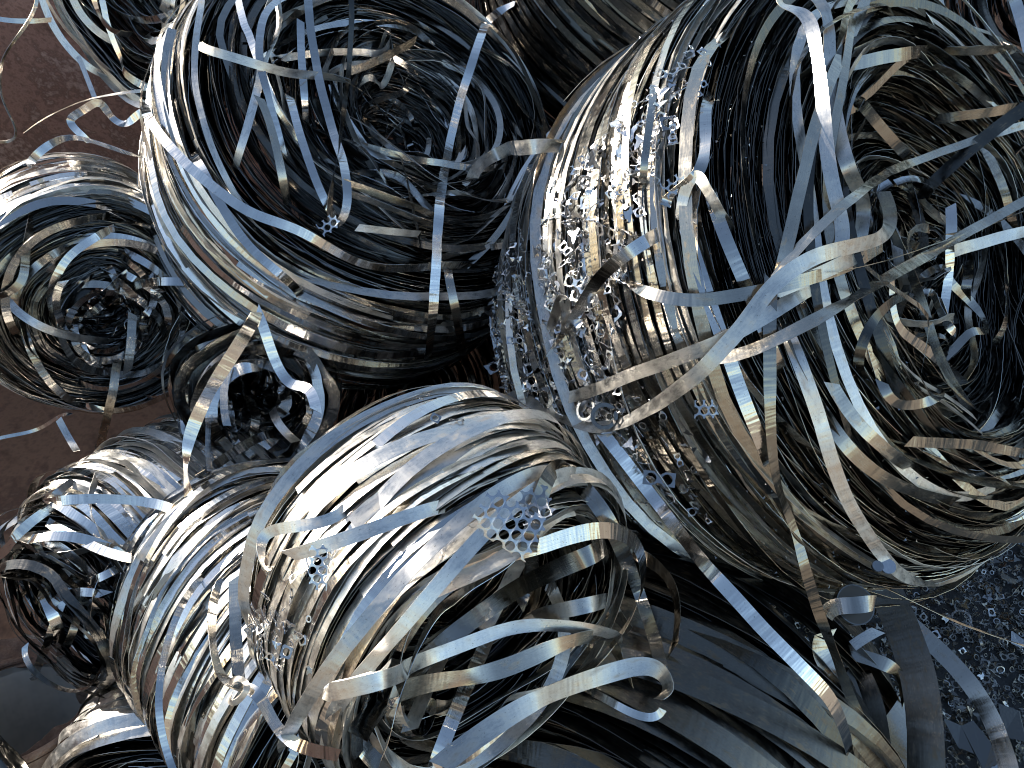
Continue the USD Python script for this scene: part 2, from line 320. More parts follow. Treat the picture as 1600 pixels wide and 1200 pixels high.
def barrel(R, H, rin, dish=0.12, sh=0.06, hole=0.35, bulge=0.04):
    """Common outline: flank of radius R and length H, rounded shoulder, dished face and a hole of radius rin."""
    return [(R * (1 - 1.5 * bulge), -H), (R * (1 - 0.2 * bulge), -0.75 * H), (R, -0.45 * H), (R * (1 - 0.3 * bulge), -0.22 * H), (R - 0.25 * sh, -0.6 * sh), (R - sh, -0.05 * sh), (R - 2.0 * sh, 0.0),
            ((R + rin) / 2, -0.35 * dish), (rin * 1.35, -dish), (rin, -dish - 0.3 * hole), (rin * 0.95, -dish - hole)]

NEAR = [(0.228, -0.47), (0.256, -0.41), (0.27, -0.34), (0.268, -0.27), (0.255, -0.21), (0.228, -0.175), (0.185, -0.185), (0.145, -0.235), (0.11, -0.34), (0.10, -0.46)]
coil('steel_strip_coil', 'large open coil of narrow bright strip at top centre, dark hole showing', (620, 180, 1.72), (0.5, 0.36, 0.79), barrel(0.475, 0.48, 0.105, 0.12, 0.08, 0.45), 0.0145, 295, 330, 11, nshell=260, wob=0.022, mess=24, mess_r=(0.3, 0.85), rogue=0.12, skew=(0.13, 0.10), shingle=-3, flank_tilt=17, fan=0.04, inset=0.3)
coil('steel_strip_coil', 'largest coil at right, its flank strewn with punched chips', (1490, 388, 1.5), (0.52, 0.17, 0.84), barrel(0.64, 0.64, 0.06, 0.10, 0.15, 0.3), 0.0165, 298, 360, 22, nshell=300, wob=0.025, mess=17, mess_r=(0.2, 0.8), mats=(SATIN, OILED_SHADED, STAINED_REFLECT, BRIGHT), wts=(0.4, 0.3, 0.15, 0.15), rogue=0.2, skew=(0.03, -0.05), shingle=0, flank_tilt=18, fan=0.04, inset=0.5, messmats=(OILED_SHADED, BRIGHT, DARK))
coil('steel_strip_coil', 'coil of broad blue-white strips fanned over its shoulder at lower centre', (912, 1170, 0.99), (0.60, -0.50, 0.62), NEAR, 0.021, 105, 200, 33, wob=0.02, mess=16, mats=(SATIN, BRIGHT, STAINED_REFLECT), wts=(0.55, 0.33, 0.12), rogue=0.16, shingle=13, flank_tilt=8, fan=0.08, inset=0.15)
coil('steel_strip_coil', 'small round coil at left edge with matted open face', (160, 490, 1.75), (0.50, -0.45, 0.74), barrel(0.265, 0.42, 0.055, 0.05, 0.038, 0.25), 0.016, 270, 200, 44, nshell=240, wob=0.03, mess=32, mess_r=(0.1, 0.95), messmats=(BRIGHT, BRIGHT, OILED_SHADED), mlift=1.6, mess_b=(0.95, 1.65), skew=(0.03, -0.04))
coil('steel_strip_coil', 'sunlit crumpled small coil above the rusty drum at lower left', (130, 945, 1.50), (-0.42, -0.36, 0.83), barrel(0.23, 0.46, 0.045, 0.045, 0.07, 0.18, 0.05), 0.0175, 150, 160, 55, wob=0.035, mess=34, mess_r=(0.1, 1.0), mats=(SATIN, BRIGHT), wts=(0.6, 0.4), messmats=(BRIGHT, BRIGHT, SATIN), mlift=2.2, mess_b=(0.95, 1.65), shingle=2, flank_tilt=14, inset=0.4)
coil('steel_strip_coil', 'coil of narrow blue strips lying on its side left of the fanned coil', (600, 1155, 1.25), (0.66, -0.35, 0.66), barrel(0.265, 0.50, 0.08, 0.1, 0.05, 0.2), 0.014, 190, 180, 66, wob=0.025, mats=(BRIGHT, SATIN), wts=(0.6, 0.4), rogue=0.16, shingle=1, flank_tilt=15, fan=0.08, inset=0.45)
coil('steel_strip_coil', 'coil of bright strips cut off by the bottom left of the photo', (325, 1298, 1.55), (-0.10, -0.62, 0.78), barrel(0.32, 0.40, 0.08, 0.1, 0.05, 0.2), 0.024, 110, 110, 77, wob=0.03, mats=(SATIN, BRIGHT), wts=(0.6, 0.4), rogue=0.16, shingle=1, flank_tilt=15, fan=0.08, inset=0.45)
coil('steel_strip_coil', 'crinkled coil hanging over the rust wall in the top left corner', (205, -20, 1.95), (-0.45, -0.45, 0.77), barrel(0.31, 0.42, 0.06, 0.08, 0.05, 0.2), 0.02, 130, 130, 88, wob=0.05, mess=20, mess_r=(0.2, 1.05), rogue=0.2, mats=(SATIN, BRIGHT), wts=(0.6, 0.4), flank_tilt=14, messmats=(BRIGHT, SATIN), mlift=2.0, mess_b=(0.95, 1.65))
coil('steel_strip_coil', 'shaded dark blue coil between the two large coils at the top', (1130, -150, 2.0), (0.42, 0.42, 0.8), barrel(0.50, 0.50, 0.12, 0.1, 0.06, 0.2), 0.015, 290, 150, 99, wob=0.02, mats=(OILED_SHADED, DARK), wts=(0.08, 0.92), rogue=0.1, shingle=2, flank_tilt=9, inset=0.3)
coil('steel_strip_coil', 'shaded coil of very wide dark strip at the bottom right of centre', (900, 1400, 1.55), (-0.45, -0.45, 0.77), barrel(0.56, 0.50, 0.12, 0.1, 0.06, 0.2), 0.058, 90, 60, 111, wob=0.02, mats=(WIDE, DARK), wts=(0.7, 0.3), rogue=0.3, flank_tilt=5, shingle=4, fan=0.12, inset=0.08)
coil('steel_strip_coil', 'tangled small dark coil in the gap behind the bent strip', (395, 630, 1.72), (0.35, -0.20, 0.9), barrel(0.16, 0.25, 0.04, 0.06, 0.04, 0.15), 0.024, 80, 90, 122, wob=0.08, own=0.03, mess=30, mess_r=(0.1, 1.0), rogue=0.3, mats=(BRIGHT, OILED_SHADED), wts=(0.5, 0.5), flank_tilt=20, messmats=(BRIGHT, BRIGHT, OILED_SHADED), mlift=3.0, mess_b=(0.95, 1.65))
coil('steel_strip_coil', 'dark coil buried deep in the gap between the three big coils', (640, 650, 2.05), (0.2, -0.2, 0.9), barrel(0.44, 0.30, 0.02, 0.06, 0.05, 0.05), 0.024, 110, 160, 133, wob=0.03, mats=(DARK, OILED_SHADED), wts=(0.6, 0.4))

coil('steel_strip_coil', 'shaded coil in the top right corner behind the largest coil', (1700, -30, 2.05), (-0.2, 0.1, 0.95), barrel(0.46, 0.40, 0.06, 0.08, 0.06, 0.1), 0.024, 110, 110, 144, wob=0.03, mats=(OILED_SHADED, SATIN), wts=(0.6, 0.4))
# ------------------------------------------------------------------ depth of the pile, so that loose things lie on it
CELL = 8
zb = np.full((1200 // CELL + 120, 1600 // CELL + 120), 9.0)
for pts, nrm, nm in ENV + [(bed_v, None, 'bed')]:
    x, y, d = project(pts)
    ix, iy = (x // CELL).astype(int) + 60, (y // CELL).astype(int) + 60
    ok = (d > 0.2) & (ix >= 0) & (iy >= 0) & (ix < zb.shape[1]) & (iy < zb.shape[0])
    np.minimum.at(zb, (iy[ok], ix[ok]), d[ok])
from scipy.ndimage import minimum_filter, median_filter
zb = minimum_filter(zb, 3)
def depth(px, py):
    ix, iy = int(np.clip(px // CELL + 60, 0, zb.shape[1] - 1)), int(np.clip(py // CELL + 60, 0, zb.shape[0] - 1))
    return float(min(zb[iy, ix], 2.6))
def ribbon(pts, wpx, rough_edge=0.0, rng=None):
    """pts: (px, py, roll in degrees, lift in metres above the pile, or a depth above 0.6)."""
    Q = []
    for p in pts:
        px, py = p[0], p[1]; roll = p[2] if len(p) > 2 else 0; lift = p[3] if len(p) > 3 else 0.03
        d = lift if lift > 0.6 else depth(px, py) - lift
        Q.append([*at(px, py, d), roll, d])
    Q = np.array(Q)
    for e in (0, -1):
        lf = pts[e][3] if len(pts[e]) > 3 else 0.03
        if lf <= 0.03: Q[e] = [*at(pts[e][0], pts[e][1], Q[e][4] + lf + 0.015), Q[e][3], Q[e][4] + lf + 0.015]
    P, rest = spline(Q, 0.006)
    w = 0.9 * wpx * np.median(Q[:, 4]) / F
    if rng is not None:
        n = len(P); s = np.arange(n) * 0.006
        for k in range(3):
            for fr, am in ((9, 0.0006), (23, 0.0003)):
                P[:, k] += am * np.sin(fr * 2 * s * rng.uniform(0.8, 1.2) + rng.uniform(0, 6.28))
        rest[:, 0] += kinks(s, 0.09, 9, rng) + kinks(s, 0.03, 3, rng)
        P += kinks(s, 0.07, 0.0022, rng)[:, None] * unit(EYE - P)
        en = rng.uniform(-0.7, 0.7, 2)
    T = unit(np.gradient(P, axis=0)); V = unit(EYE - P)
    N0 = unit(V - (V * T).sum(1, keepdims=True) * T)
    for _ in range(6):
        N0[1:-1] = unit(N0[:-2] + 2 * N0[1:-1] + N0[2:])
    B = np.cross(T, N0); ph = np.radians(rest[:, 0])[:, None]
    return strip(P, np.cos(ph) * B + np.sin(ph) * N0, w, th=0.0007, ends=(0, 0) if rng is None else en)

LOOSE = [
 ('crumpled shiny strip folded into a loop on the upper flank of the largest coil', 20, BRIGHT, [(1112, 150, 10, .02), (1102, 190, 10, .04), (1100, 235, -20, .06), (1086, 275, 30, .07), (1052, 300, 60, .05), (1040, 322, 20, .04)]),
 ('short shiny strip curled round into a box-like loop beside the crumpled one', 20, SATIN, [(1068, 342, 40, .04), (1070, 300, 20, .06), (1086, 276, 0, .07), (1104, 295, -30, .07), (1106, 330, -30, .05), (1080, 345, 40, .04)]),
 ('curled short strip sticking up from the chip-covered left flank of the largest coil', 18, SATIN, [(858, 520, 40, .01), (868, 490, 20, .05), (880, 468, -20, .07), (884, 490, 30, .06), (872, 520, 50, .03)]),
 # --- crossing the largest coil at right
 ('long straight blue-white strip slanting down across the black gap below the largest coil', 24, BRIGHT, [(925, 655, 10), (965, 705, 5), (1030, 790, 0, .05), (1100, 880, 0, 1.28), (1180, 968, 0, 1.24), (1250, 1042, 5, 1.24), (1295, 1090, 20, 1.26), (1322, 1150, 45, 1.30), (1338, 1215, 60, 1.40)]),
 ('blue-white strip crossing the chip-strewn flank, upper of two that cross', 25, SATIN, [(1380, 300, 30), (1330, 385, 10, .05), (1215, 440, 0, .07), (1150, 520, 0, .08), (1090, 585, 0, .07), (1010, 640, -20, .05), (935, 668, -35, .03), (860, 645, -40, .02), (800, 612, -40, .02)]),
 ('pale strip crossing under the other blue-white strip on the chip-strewn flank', 24, SATIN, [(1290, 440, -30, .03), (1200, 492, 0, .05), (1120, 535, 5, .06), (1010, 577, 0, .04), (920, 612, -10, .03), (845, 622, -30, .02)]),
 ('long tan-tinted strip running from the right edge down to the chip-strewn flank', 22, STAINED_REFLECT, [(1640, 292, -30, .10), (1500, 370, -30, .09), (1380, 438, -32, .09), (1290, 490, -30, .08), (1200, 536, -25, .06), (1115, 560, -10, .04)]),
 ('long rust-edged strip arching from the right edge over the mouth of the largest coil', 17, STAINED_REFLECT, [(1640, 204, -30, .10), (1520, 220, -25, .10), (1420, 256, -25, .10), (1330, 312, -30, .09), (1260, 375, -35, .07), (1210, 436, -30, .05)]),
 ('dull grey-brown strip hanging from the top edge over the shoulder of the largest coil', 22, STAINED_REFLECT, [(1362, -30, 30, .06), (1318, 80, 25, .06), (1283, 165, 15, .06), (1258, 265, 15, .06), (1238, 350, 15, .05), (1214, 440, 25, .04)]),
 ('strip with a kinked top, bending like a shepherd crook under the top edge', 24, SATIN, [(1222, -15, 60, .05), (1236, 12, 60, .06), (1256, 22, 30, .08), (1272, 60, -5, .08), (1285, 160, -10, .07), (1300, 280, 0, .06), (1316, 370, 10, .05), (1302, 402, 40, .05), (1240, 425, 50, .05)]),
 ('bright strip beside the crook-topped one, ending in a long loop to the left', 24, SATIN, [(1268, -10, 50, .04), (1294, 40, 40, .05), (1296, 105, 30, .05), (1308, 190, 0, .05), (1326, 265, 0, .05), (1349, 325, 0, .05), (1345, 375, 20, .06), (1310, 415, 30, .06), (1235, 447, 20, .05), (1205, 458, 10, .04)]),
 ('C-shaped bright strip lying crosswise on the flank below the crumpled strip', 22, OILED_SHADED, [(985, 432, 40, .03), (1015, 458, 10, .05), (1075, 468, -10, .05), (1150, 462, -10, .06), (1230, 445, -10, .06), (1310, 420, -10, .05), (1380, 385, -20, .04)]),
 ('blue strip end lying slantwise on the flank left of the crumpled strip', 22, BRIGHT, [(1038, 362, -10, .03), (985, 393, -5, .04), (935, 436, 10, .04), (902, 488, 30, .04), (868, 540, 55, .03), (822, 590, 70, .02)]),
 ('short kinked strip bridging the gap between the two large coils', 24, SATIN, [(738, 278, -20, .06), (757, 252, -20, .08), (778, 240, 0, .09), (830, 230, -10, 1.5), (890, 230, -30, 1.55), (940, 254, -50, 1.6), (985, 284, -70, 1.62), (1030, 312, -75, 1.60)]),
 ('dark narrow strip hanging straight down on the upper flank of the largest coil', 13, OILED_SHADED, [(1022, 128, 0, .02), (1016, 190, 0, .03), (1008, 250, 5, .03), (1002, 300, 10, .03)]),
 ('blue strip running steeply down the flank just right of the crumpled strip', 23, BRIGHT, [(1068, 340, 10, .03), (1092, 420, 5, .04), (1120, 505, 0, .04), (1150, 590, 0, .04), (1185, 680, 0, .03), (1205, 735, 10, .02)]),
 ('blue strip running parallel to the steep one, nearer the mouth', 22, BRIGHT, [(1108, 290, 0, .03), (1135, 375, 0, .04), (1168, 450, 5, .03), (1200, 530, 5, .03), (1225, 590, 10, .02)]),
 ('long blue strip with rust specks running down the lower shoulder of the largest coil', 24, SATIN, [(1222, 500, 20, .03), (1250, 570, 5, .04), (1285, 670, 0, .04), (1315, 760, 0, .04), (1355, 835, 10, .03), (1395, 885, 20, .03), (1440, 905, 40, .03)]),
 ('very long twisted strip falling from the mouth of the largest coil into the black gap', 20, OILED_SHADED, [(1204, 440, 10, .04), (1203, 560, 20, .04), (1204, 640, 30, .04), (1212, 745, 40, .04), (1238, 820, 55, .04), (1258, 885, 30, .10), (1280, 960, -20, 1.38), (1303, 1020, -35, 1.40), (1330, 1090, -10, 1.42), (1350, 1130, 30, 1.45)]),
 ('thin golden wire-like strip edge stretching over the bed of punchings to the right edge', 6, STAINED_REFLECT, [(1200, 770, 60, .03), (1255, 850, 60, .05), (1330, 890, 60, 1.45), (1450, 952, 60, 1.5), (1540, 988, 60, 1.5), (1640, 1022, 60, 1.5)]),
 ('thin taut wire crossing the mouth of the largest coil', 3, STAINED_REFLECT, [(1640, 315, 70, .10), (1500, 368, 70, .09), (1400, 402, 70, .09), (1310, 426, 70, .08)]),
 ('grey-blue strip end poking in from the right edge', 20, SATIN, [(1640, 352, 10, .06), (1560, 372, 10, .07), (1492, 392, 0, .07)]),
 ('short upright blue-grey strip below the taut wire at right', 17, BRIGHT, [(1485, 322, 0, .05), (1486, 370, 5, .05), (1482, 430, 20, .03), (1470, 520, 30, .02)]),
 ('dark strip lying flat across the upper windings of the largest coil', 22, OILED_SHADED, [(1312, 104, -5, .03), (1370, 92, -10, .04), (1450, 80, -10, .03)]),
 ('tan-reflecting strip end sticking out of the upper windings at right', 18, STAINED_REFLECT, [(1470, 80, -35, .03), (1515, 79, -35, .04), (1562, 76, -35, .03)]),
 ('tan strip folded over the upper windings above the dark flat one', 17, STAINED_REFLECT, [(1310, 96, -20, .03), (1345, 78, -30, .04), (1388, 62, -30, .03)]),
 ('tan and blue strip lying above the right end of the arching rust-edged strip', 18, STAINED_REFLECT, [(1462, 187, -20, .04), (1510, 180, -30, .05), (1585, 168, -30, .04)]),
 ('dark strip with a bright end, slanting through the mouth right of the dull grey-brown strip', 18, OILED_SHADED, [(1345, 165, 20, .04), (1370, 190, 10, .05), (1405, 230, 0, .04), (1420, 245, 0, .03)]),
 ('dark broad strip curving up from the mouth to the right edge', 22, DARK, [(1440, 310, 10, .04), (1490, 255, 10, .06), (1545, 210, -5, .07), (1630, 165, -20, .07)]),
 ('U-shaped bright strip lying in the bottom of the mouth of the largest coil', 17, OILED_SHADED, [(1378, 598, 20, .05), (1400, 628, -10, .06), (1440, 630, -10, .06), (1462, 622, 30, .05), (1458, 606, 60, .05), (1435, 604, 80, .05)]),
 ('dark strip with glossy bends crossing the bottom of the mouth to the right edge', 17, OILED_SHADED, [(1420, 690, -15, .05), (1480, 692, -15, .05), (1540, 697, -15, .05), (1575, 705, -10, .05), (1640, 695, -10, .05)]),
 ('twisted dark strip with a bright flash in the lower mouth of the largest coil', 17, BRIGHT, [(1395, 420, 80, .04), (1394, 470, 80, .04), (1402, 505, 60, .04), (1440, 540, 10, .05), (1490, 585, 20, .04), (1520, 610, 50, .03)]),
 ('dark hanging strip beside the twisted one in the mouth of the largest coil', 17, DARK, [(1470, 370, 20, .03), (1440, 440, 20, .04), (1375, 490, 25, .04), (1350, 530, 10, .04), (1345, 590, 0, .03)]),
 ('blue strip standing upright in the mouth next to the right frame edge', 18, BRIGHT, [(1580, -20, 0, .06), (1592, 20, 0, .06), (1608, 80, 0, .06)]),
 ('broad tan strip sweeping down the lower inner wall of the largest coil', 24, STAINED_REFLECT, [(1270, 620, 20, .03), (1310, 680, 15, .04), (1350, 725, 0, .04), (1420, 765, -25, .03), (1500, 785, -40, .02)]),
 ('bright tan strip below the sweeping one, ending near the rust-specked strip', 22, STAINED_REFLECT, [(1300, 600, 20, .04), (1340, 660, 10, .05), (1380, 700, -5, .05), (1430, 735, -30, .03)]),
 # --- large coil at top centre
 ('long bright strip hanging down the right side of the top centre coil', 15, BRIGHT, [(805, 5, -40, .03), (775, 22, -30, .05), (745, 75, -10, .06), (718, 160, 0, .07), (698, 250, 0, .07), (685, 345, 0, .06), (682, 410, 10, .05), (677, 480, 20, .04), (668, 560, 40, .03)]),
 ('blue strip falling from the top edge down the left half of the mouth, J-shaped end', 15, BRIGHT, [(480, -20, 0, .05), (490, 80, 0, .06), (508, 160, 0, .06), (527, 225, 0, .06), (541, 285, 10, .05), (538, 335, 30, .05), (522, 352, 50, .04)]),
 ('dark twisted strip hanging in front of the mouth of the top centre coil', 11, DARK, [(549, -20, 20, .06), (546, 90, 30, .07), (536, 185, 50, .07), (524, 260, 80, .07), (516, 310, 40, .06), (518, 350, 20, .05)]),
 ('short blue strip left of the J-shaped one near the top', 13, BRIGHT, [(470, 32, 0, .04), (471, 90, 5, .05), (475, 150, 20, .04), (478, 190, 40, .03)]),
 ('strip bent into a shallow arch below the sun glint at upper left', 15, SATIN, [(310, 62, 20, .03), (345, 84, 0, .05), (395, 99, -5, .06), (445, 113, -15, .06), (500, 118, -30, .05), (548, 128, -60, .05)]),
 ('thin edge-on strip arcing down through the mouth of the top centre coil', 7, DARK, [(520, 116, 70, .06), (575, 150, 75, .07), (610, 200, 70, .07), (632, 265, 55, .06), (648, 340, 60, .05), (660, 400, 70, .03)]),
 ('upright strip with the sun glint at the left shoulder of the top centre coil', 11, SATIN, [(315, -20, -15, .03), (308, 50, -15, .04), (304, 110, -15, .04), (312, 170, -12, .04), (340, 250, 0, .03), (390, 340, 0, .02)]),
 ('grey strip standing upright between the glint and the J-shaped strip', 14, SATIN, [(408, 95, 0, .03), (396, 165, -5, .04), (380, 220, -20, .03), (368, 262, -40, .02)]),
 ('tan strip sloping down in the left of the mouth', 15, STAINED_REFLECT, [(404, 152, 20, .04), (420, 190, 20, .05), (436, 250, 20, .05), (450, 320, 30, .03)]),
 ('blue and tan strip bowed in the left of the mouth next to the J-shaped strip', 14, BRIGHT, [(452, 150, 10, .04), (468, 205, 5, .05), (486, 262, 0, .05), (508, 315, 10, .04), (530, 350, 30, .02)]),
 ('bright strip crossing the top of the mouth diagonally', 13, STAINED_REFLECT, [(548, 112, -10, .04), (590, 95, -20, .05), (650, 62, -20, .04)]),
 ('narrow strip hanging from the bottom of the top centre coil into the gap', 15, OILED_SHADED, [(698, 412, 20, .03), (706, 455, 10, .04), (716, 510, 5, .04), (728, 565, 0, .03), (738, 598, 0, .02)]),
 ('tan strip lying along the lower wall of the mouth, upper of the pair', 14, STAINED_REFLECT, [(535, 285, -30, .04), (590, 302, -35, .05), (645, 322, -35, .05), (690, 345, -30, .03)]),
 ('tan strip lying along the lower wall of the mouth, lower of the pair', 14, STAINED_REFLECT, [(548, 303, -30, .04), (600, 322, -35, .05), (655, 343, -35, .05), (680, 352, -30, .04)]),
 ('bright band at the bottom of the mouth above the long lower curve', 13, SATIN, [(558, 355, -15, .04), (610, 362, -20, .05), (655, 366, -25, .04)]),
 ('long bright strip curving from the left shoulder under the mouth', 17, BRIGHT, [(225, 160, 0, .02), (262, 225, 0, .03), (330, 290, 0, .04), (400, 335, -5, .04), (470, 362, -15, .04), (560, 410, -20, .03), (650, 418, -30, .03), (745, 420, -40, .02)]),
 ('long blue strip slanting over the lower left shoulder of the top centre coil', 15, BRIGHT, [(300, 240, 0, .03), (345, 320, 0, .04), (385, 380, 0, .04), (440, 430, -5, .03), (470, 465, -10, .02)]),
 ('long bowed strip peaking like a roof between the coils, longer left leg', 23, BRIGHT, [(402, 488, 25, 1.36), (378, 530, 10, 1.36), (350, 575, 0, 1.38), (318, 632, -5, 1.40), (295, 690, -25, 1.42), (290, 740, -65, 1.42), (300, 790, -25, 1.38), (335, 835, -10, 1.33), (368, 868, -10, .02)]),
 ('shorter right leg of the roof-shaped strip, zigzag lower end', 18, BRIGHT, [(402, 488, -20, 1.37), (418, 530, 0, 1.38), (438, 580, 0, 1.40), (455, 600, 25, 1.40), (478, 606, 10, 1.38), (490, 622, 0, 1.36), (494, 642, 10, 1.34)]),
 # --- small round coil at left
 ('blue strip bowed across the mouth of the small round left coil', 14, BRIGHT, [(284, 440, -20, .03), (225, 443, -5, .05), (165, 472, 0, .05), (112, 512, 10, .03)]),
 ('strip lying across the left part of the small round coil', 14, SATIN, [(8, 462, 0, .03), (50, 502, 0, .05), (105, 524, -10, .05), (175, 534, -25, .03)]),
 ('short tan strip dropping from the small round coil onto the sunlit small coil', 14, STAINED_REFLECT, [(184, 565, 10, .04), (178, 600, 0, .06), (170, 640, 0, .06), (160, 668, 15, .04)]),
 ('dark strip hanging in the centre of the small round coil', 14, OILED_SHADED, [(207, 490, 0, .04), (204, 535, 0, .05), (199, 582, 0, .04)]),
 ('curled blue strip end at the left of the small round coil mouth', 13, BRIGHT, [(98, 440, 0, .04), (88, 468, 10, .05), (92, 495, 0, .05), (108, 506, 20, .03)]),
 ('thin strip sticking out to the left edge below the small round coil', 6, BRIGHT, [(-20, 690, 0, 1.7), (30, 678, 0, 1.7), (60, 670, 0, 1.7), (92, 652, 40, 1.68), (110, 648, 40, 1.66)]),
 ('short strip slanting from the small round coil down to the sunlit coil', 11, SATIN, [(92, 655, 0, 1.62), (108, 685, 0, 1.62), (120, 705, 10, 1.6)]),
 # --- loose pieces in front of the rust wall
 ('kinked blue strip zigzagging in front of the rust wall', 13, BRIGHT, [(140, 222, 50, 1.72), (122, 206, 30, 1.72), (110, 190, 10, 1.72), (130, 172, 0, 1.70), (155, 161, 0, 1.70), (172, 180, 40, 1.72), (192, 193, 45, 1.72), (212, 182, 20, 1.70), (238, 176, 20, 1.68)]),
 ('thin brown strip end pointing left in front of the rust wall', 6, STAINED_REFLECT, [(38, 207, 70, 1.75), (95, 172, 70, 1.75), (150, 153, 60, 1.74), (220, 142, 10, 1.72)]),
 ('long thin curled wire at the upper left edge', 6, STAINED_REFLECT, [(58, -15, 20, 1.75), (40, 40, 30, 1.75), (8, 85, 60, 1.75), (0, 110, 40, 1.75), (3, 150, 60, 1.75), (18, 185, 60, 1.75), (25, 210, 60, 1.75), (-5, 222, 20, 1.75)]),
 ('blue strip leaving the top left corner', 8, BRIGHT, [(-20, 26, 0, 1.8), (30, 33, 0, 1.8), (80, 31, 0, 1.8)]),
 ('thin strip hanging from the crinkled corner coil before the rust wall', 8, SATIN, [(122, 88, 0, 1.76), (135, 118, 0, 1.76), (149, 153, 20, 1.75)]),
 ('bowed strip springing up from the top of the small round coil', 13, BRIGHT, [(55, 252, 10, .02), (75, 228, 0, 1.66), (105, 216, -40, 1.68), (150, 222, -60, 1.68), (215, 242, -60, 1.66)]),
 # --- fanned coil at lower centre
 ('widest looping strip arching over the mouth of the fanned coil', 31, OILED_SHADED, [(560, 1150, 20, .06), (640, 1052, 5, .07), (735, 972, 0, .08), (830, 908, -10, .08), (920, 868, -20, .08), (985, 860, -30, .08), (1030, 888, -45, .09), (1058, 945, -60, .10), (1052, 1010, -60, .09)]),
 ('wide strip with a blunt folded left end in front of the fanned coil', 26, SATIN, [(600, 1040, -60, .06), (545, 1068, -50, .07), (515, 1080, -20, .08), (580, 1068, -15, .10), (650, 1035, -12, .10), (735, 1003, -10, .10), (800, 982, -15, .09), (880, 978, -30, .08), (960, 1000, -45, .06)]),
 ('wide rust-stained tan strip in front of the mouth of the fanned coil', 31, STAINED_REFLECT, [(630, 1078, -15, .07), (725, 1058, -25, .09), (800, 1040, -25, .10), (870, 1010, -25, .10), (920, 996, -30, .09), (960, 1012, -50, .08), (985, 1060, -60, .07)]),
 ('wide strip with a loop at its right end at the bottom of the photo', 33, SATIN, [(690, 1195, -10, .10), (780, 1128, -5, .13), (870, 1080, -12, .14), (960, 1050, -20, .14), (1022, 1044, -35, .14), (1042, 1064, -60, .14), (1030, 1092, -75, .13)]),
 ('wide short arc of bright strip inside the mouth of the fanned coil', 26, SATIN, [(825, 975, -5, .05), (870, 955, -10, .07), (920, 946, -20, .07), (960, 952, -35, .06), (985, 985, -60, .05)]),
 ('strip with a bright upper bend running down the right rim of the fanned coil', 25, OILED_SHADED, [(905, 755, -10, .03), (945, 805, 0, .04), (975, 868, -5, .05), (1000, 930, 0, .06), (1025, 1010, 5, .06), (1035, 1065, 20, .05)]),
 ('folded upright strip behind the punched sheet in the fanned coil', 26, OILED_SHADED, [(882, 738, 20, .03), (848, 770, 20, .05), (832, 830, 0, .06), (830, 885, 0, .06), (812, 945, -10, .04)]),
 ('bright strip slanting down from the punched sheet', 25, SATIN, [(828, 845, 15, .05), (800, 900, 5, .06), (775, 950, 0, .05), (755, 990, -10, .04)]),
 ('blue strip dropping through the mouth towards the bottom edge', 25, BRIGHT, [(765, 985, 0, .05), (735, 1060, 0, .06), (705, 1130, 5, .06), (680, 1200, 10, .05)]),
 ('second blue strip left of it dropping to the bottom edge', 24, SATIN, [(705, 1000, 0, .04), (668, 1075, 0, .05), (640, 1140, 0, .05)]),
 ('narrow pair of bright strips meeting in a point at the bottom right of the mouth', 14, BRIGHT, [(925, 1082, 0, .08), (970, 1105, -10, .09), (1010, 1120, -10, .09), (1035, 1108, -20, .09)]),
 ('long blue-white strip slanting over the fanned shoulder, rightmost of the fan', 27, SATIN, [(905, 742, -10, .02), (830, 770, -8, .03), (740, 850, -4, .03), (640, 965, 0, .03), (560, 1060, 5, .03), (520, 1130, 10, .03)]),
 ('long blue-white strip slanting over the fanned shoulder, second from the mouth', 27, SATIN, [(860, 738, -8, .02), (770, 775, -6, .03), (660, 870, -3, .03), (560, 985, 2, .03), (490, 1080, 6, .03), (445, 1170, 10, .03)]),
 ('strip peeling off the top left of the fanned coil with a blunt dark end', 25, SATIN, [(700, 790, 0, .02), (600, 820, 0, .03), (520, 848, 5, .04), (450, 868, 25, .05)]),
 ('strip hooked over the left shoulder of the fanned coil', 20, SATIN, [(545, 790, 0, .02), (470, 822, 0, .03), (412, 840, 10, .05), (408, 858, 40, .05), (418, 885, 60, .03)]),
 # --- lower left
 ('twisted bright strip looping over the coil of narrow blue strips', 20, BRIGHT, [(345, 905, 60, .04), (332, 960, 30, .05), (334, 1010, 50, .06), (352, 1062, 40, .07), (400, 1085, 10, .08), (428, 1130, 20, .08), (470, 1165, -5, .07), (530, 1180, -25, .06)]),
 ('short dark strip standing on the narrow-strip coil inside the twisted loop', 20, OILED_SHADED, [(366, 905, 0, .04), (368, 980, 0, .05), (374, 1062, 5, .05)]),
 ('small curled ring of strip at the foot of the twisted loop', 12, SATIN, [(360, 1070, 50, .08), (376, 1062, 50, .09), (386, 1075, 50, .09), (376, 1092, 50, .09), (360, 1086, 50, .08)]),
 ('long narrow blue strip hanging free over the narrow-strip coil', 12, BRIGHT, [(318, 900, 0, .03), (275, 965, 0, .05), (254, 1040, 0, .06), (249, 1110, 0, .06), (262, 1180, 0, .05), (275, 1215, 0, .05)]),
 ('thin strip looping out to the left below the sunlit small coil', 9, BRIGHT, [(40, 1008, 0, 1.5), (48, 1042, 10, 1.5), (85, 1072, 30, 1.5), (125, 1078, 45, 1.48), (152, 1055, 50, 1.46), (168, 1020, 60, 1.44)]),
 ('strip bowed around the left side of the sunlit small coil', 14, BRIGHT, [(62, 830, 0, .03), (66, 872, 10, .05), (95, 903, 20, .05), (150, 905, 20, .04), (190, 885, 20, .02)]),
 ('pair-like blue strip dropping in the mouth of the sunlit small coil', 14, BRIGHT, [(110, 905, 0, .04), (92, 955, 0, .05), (70, 1000, 0, .04)]),
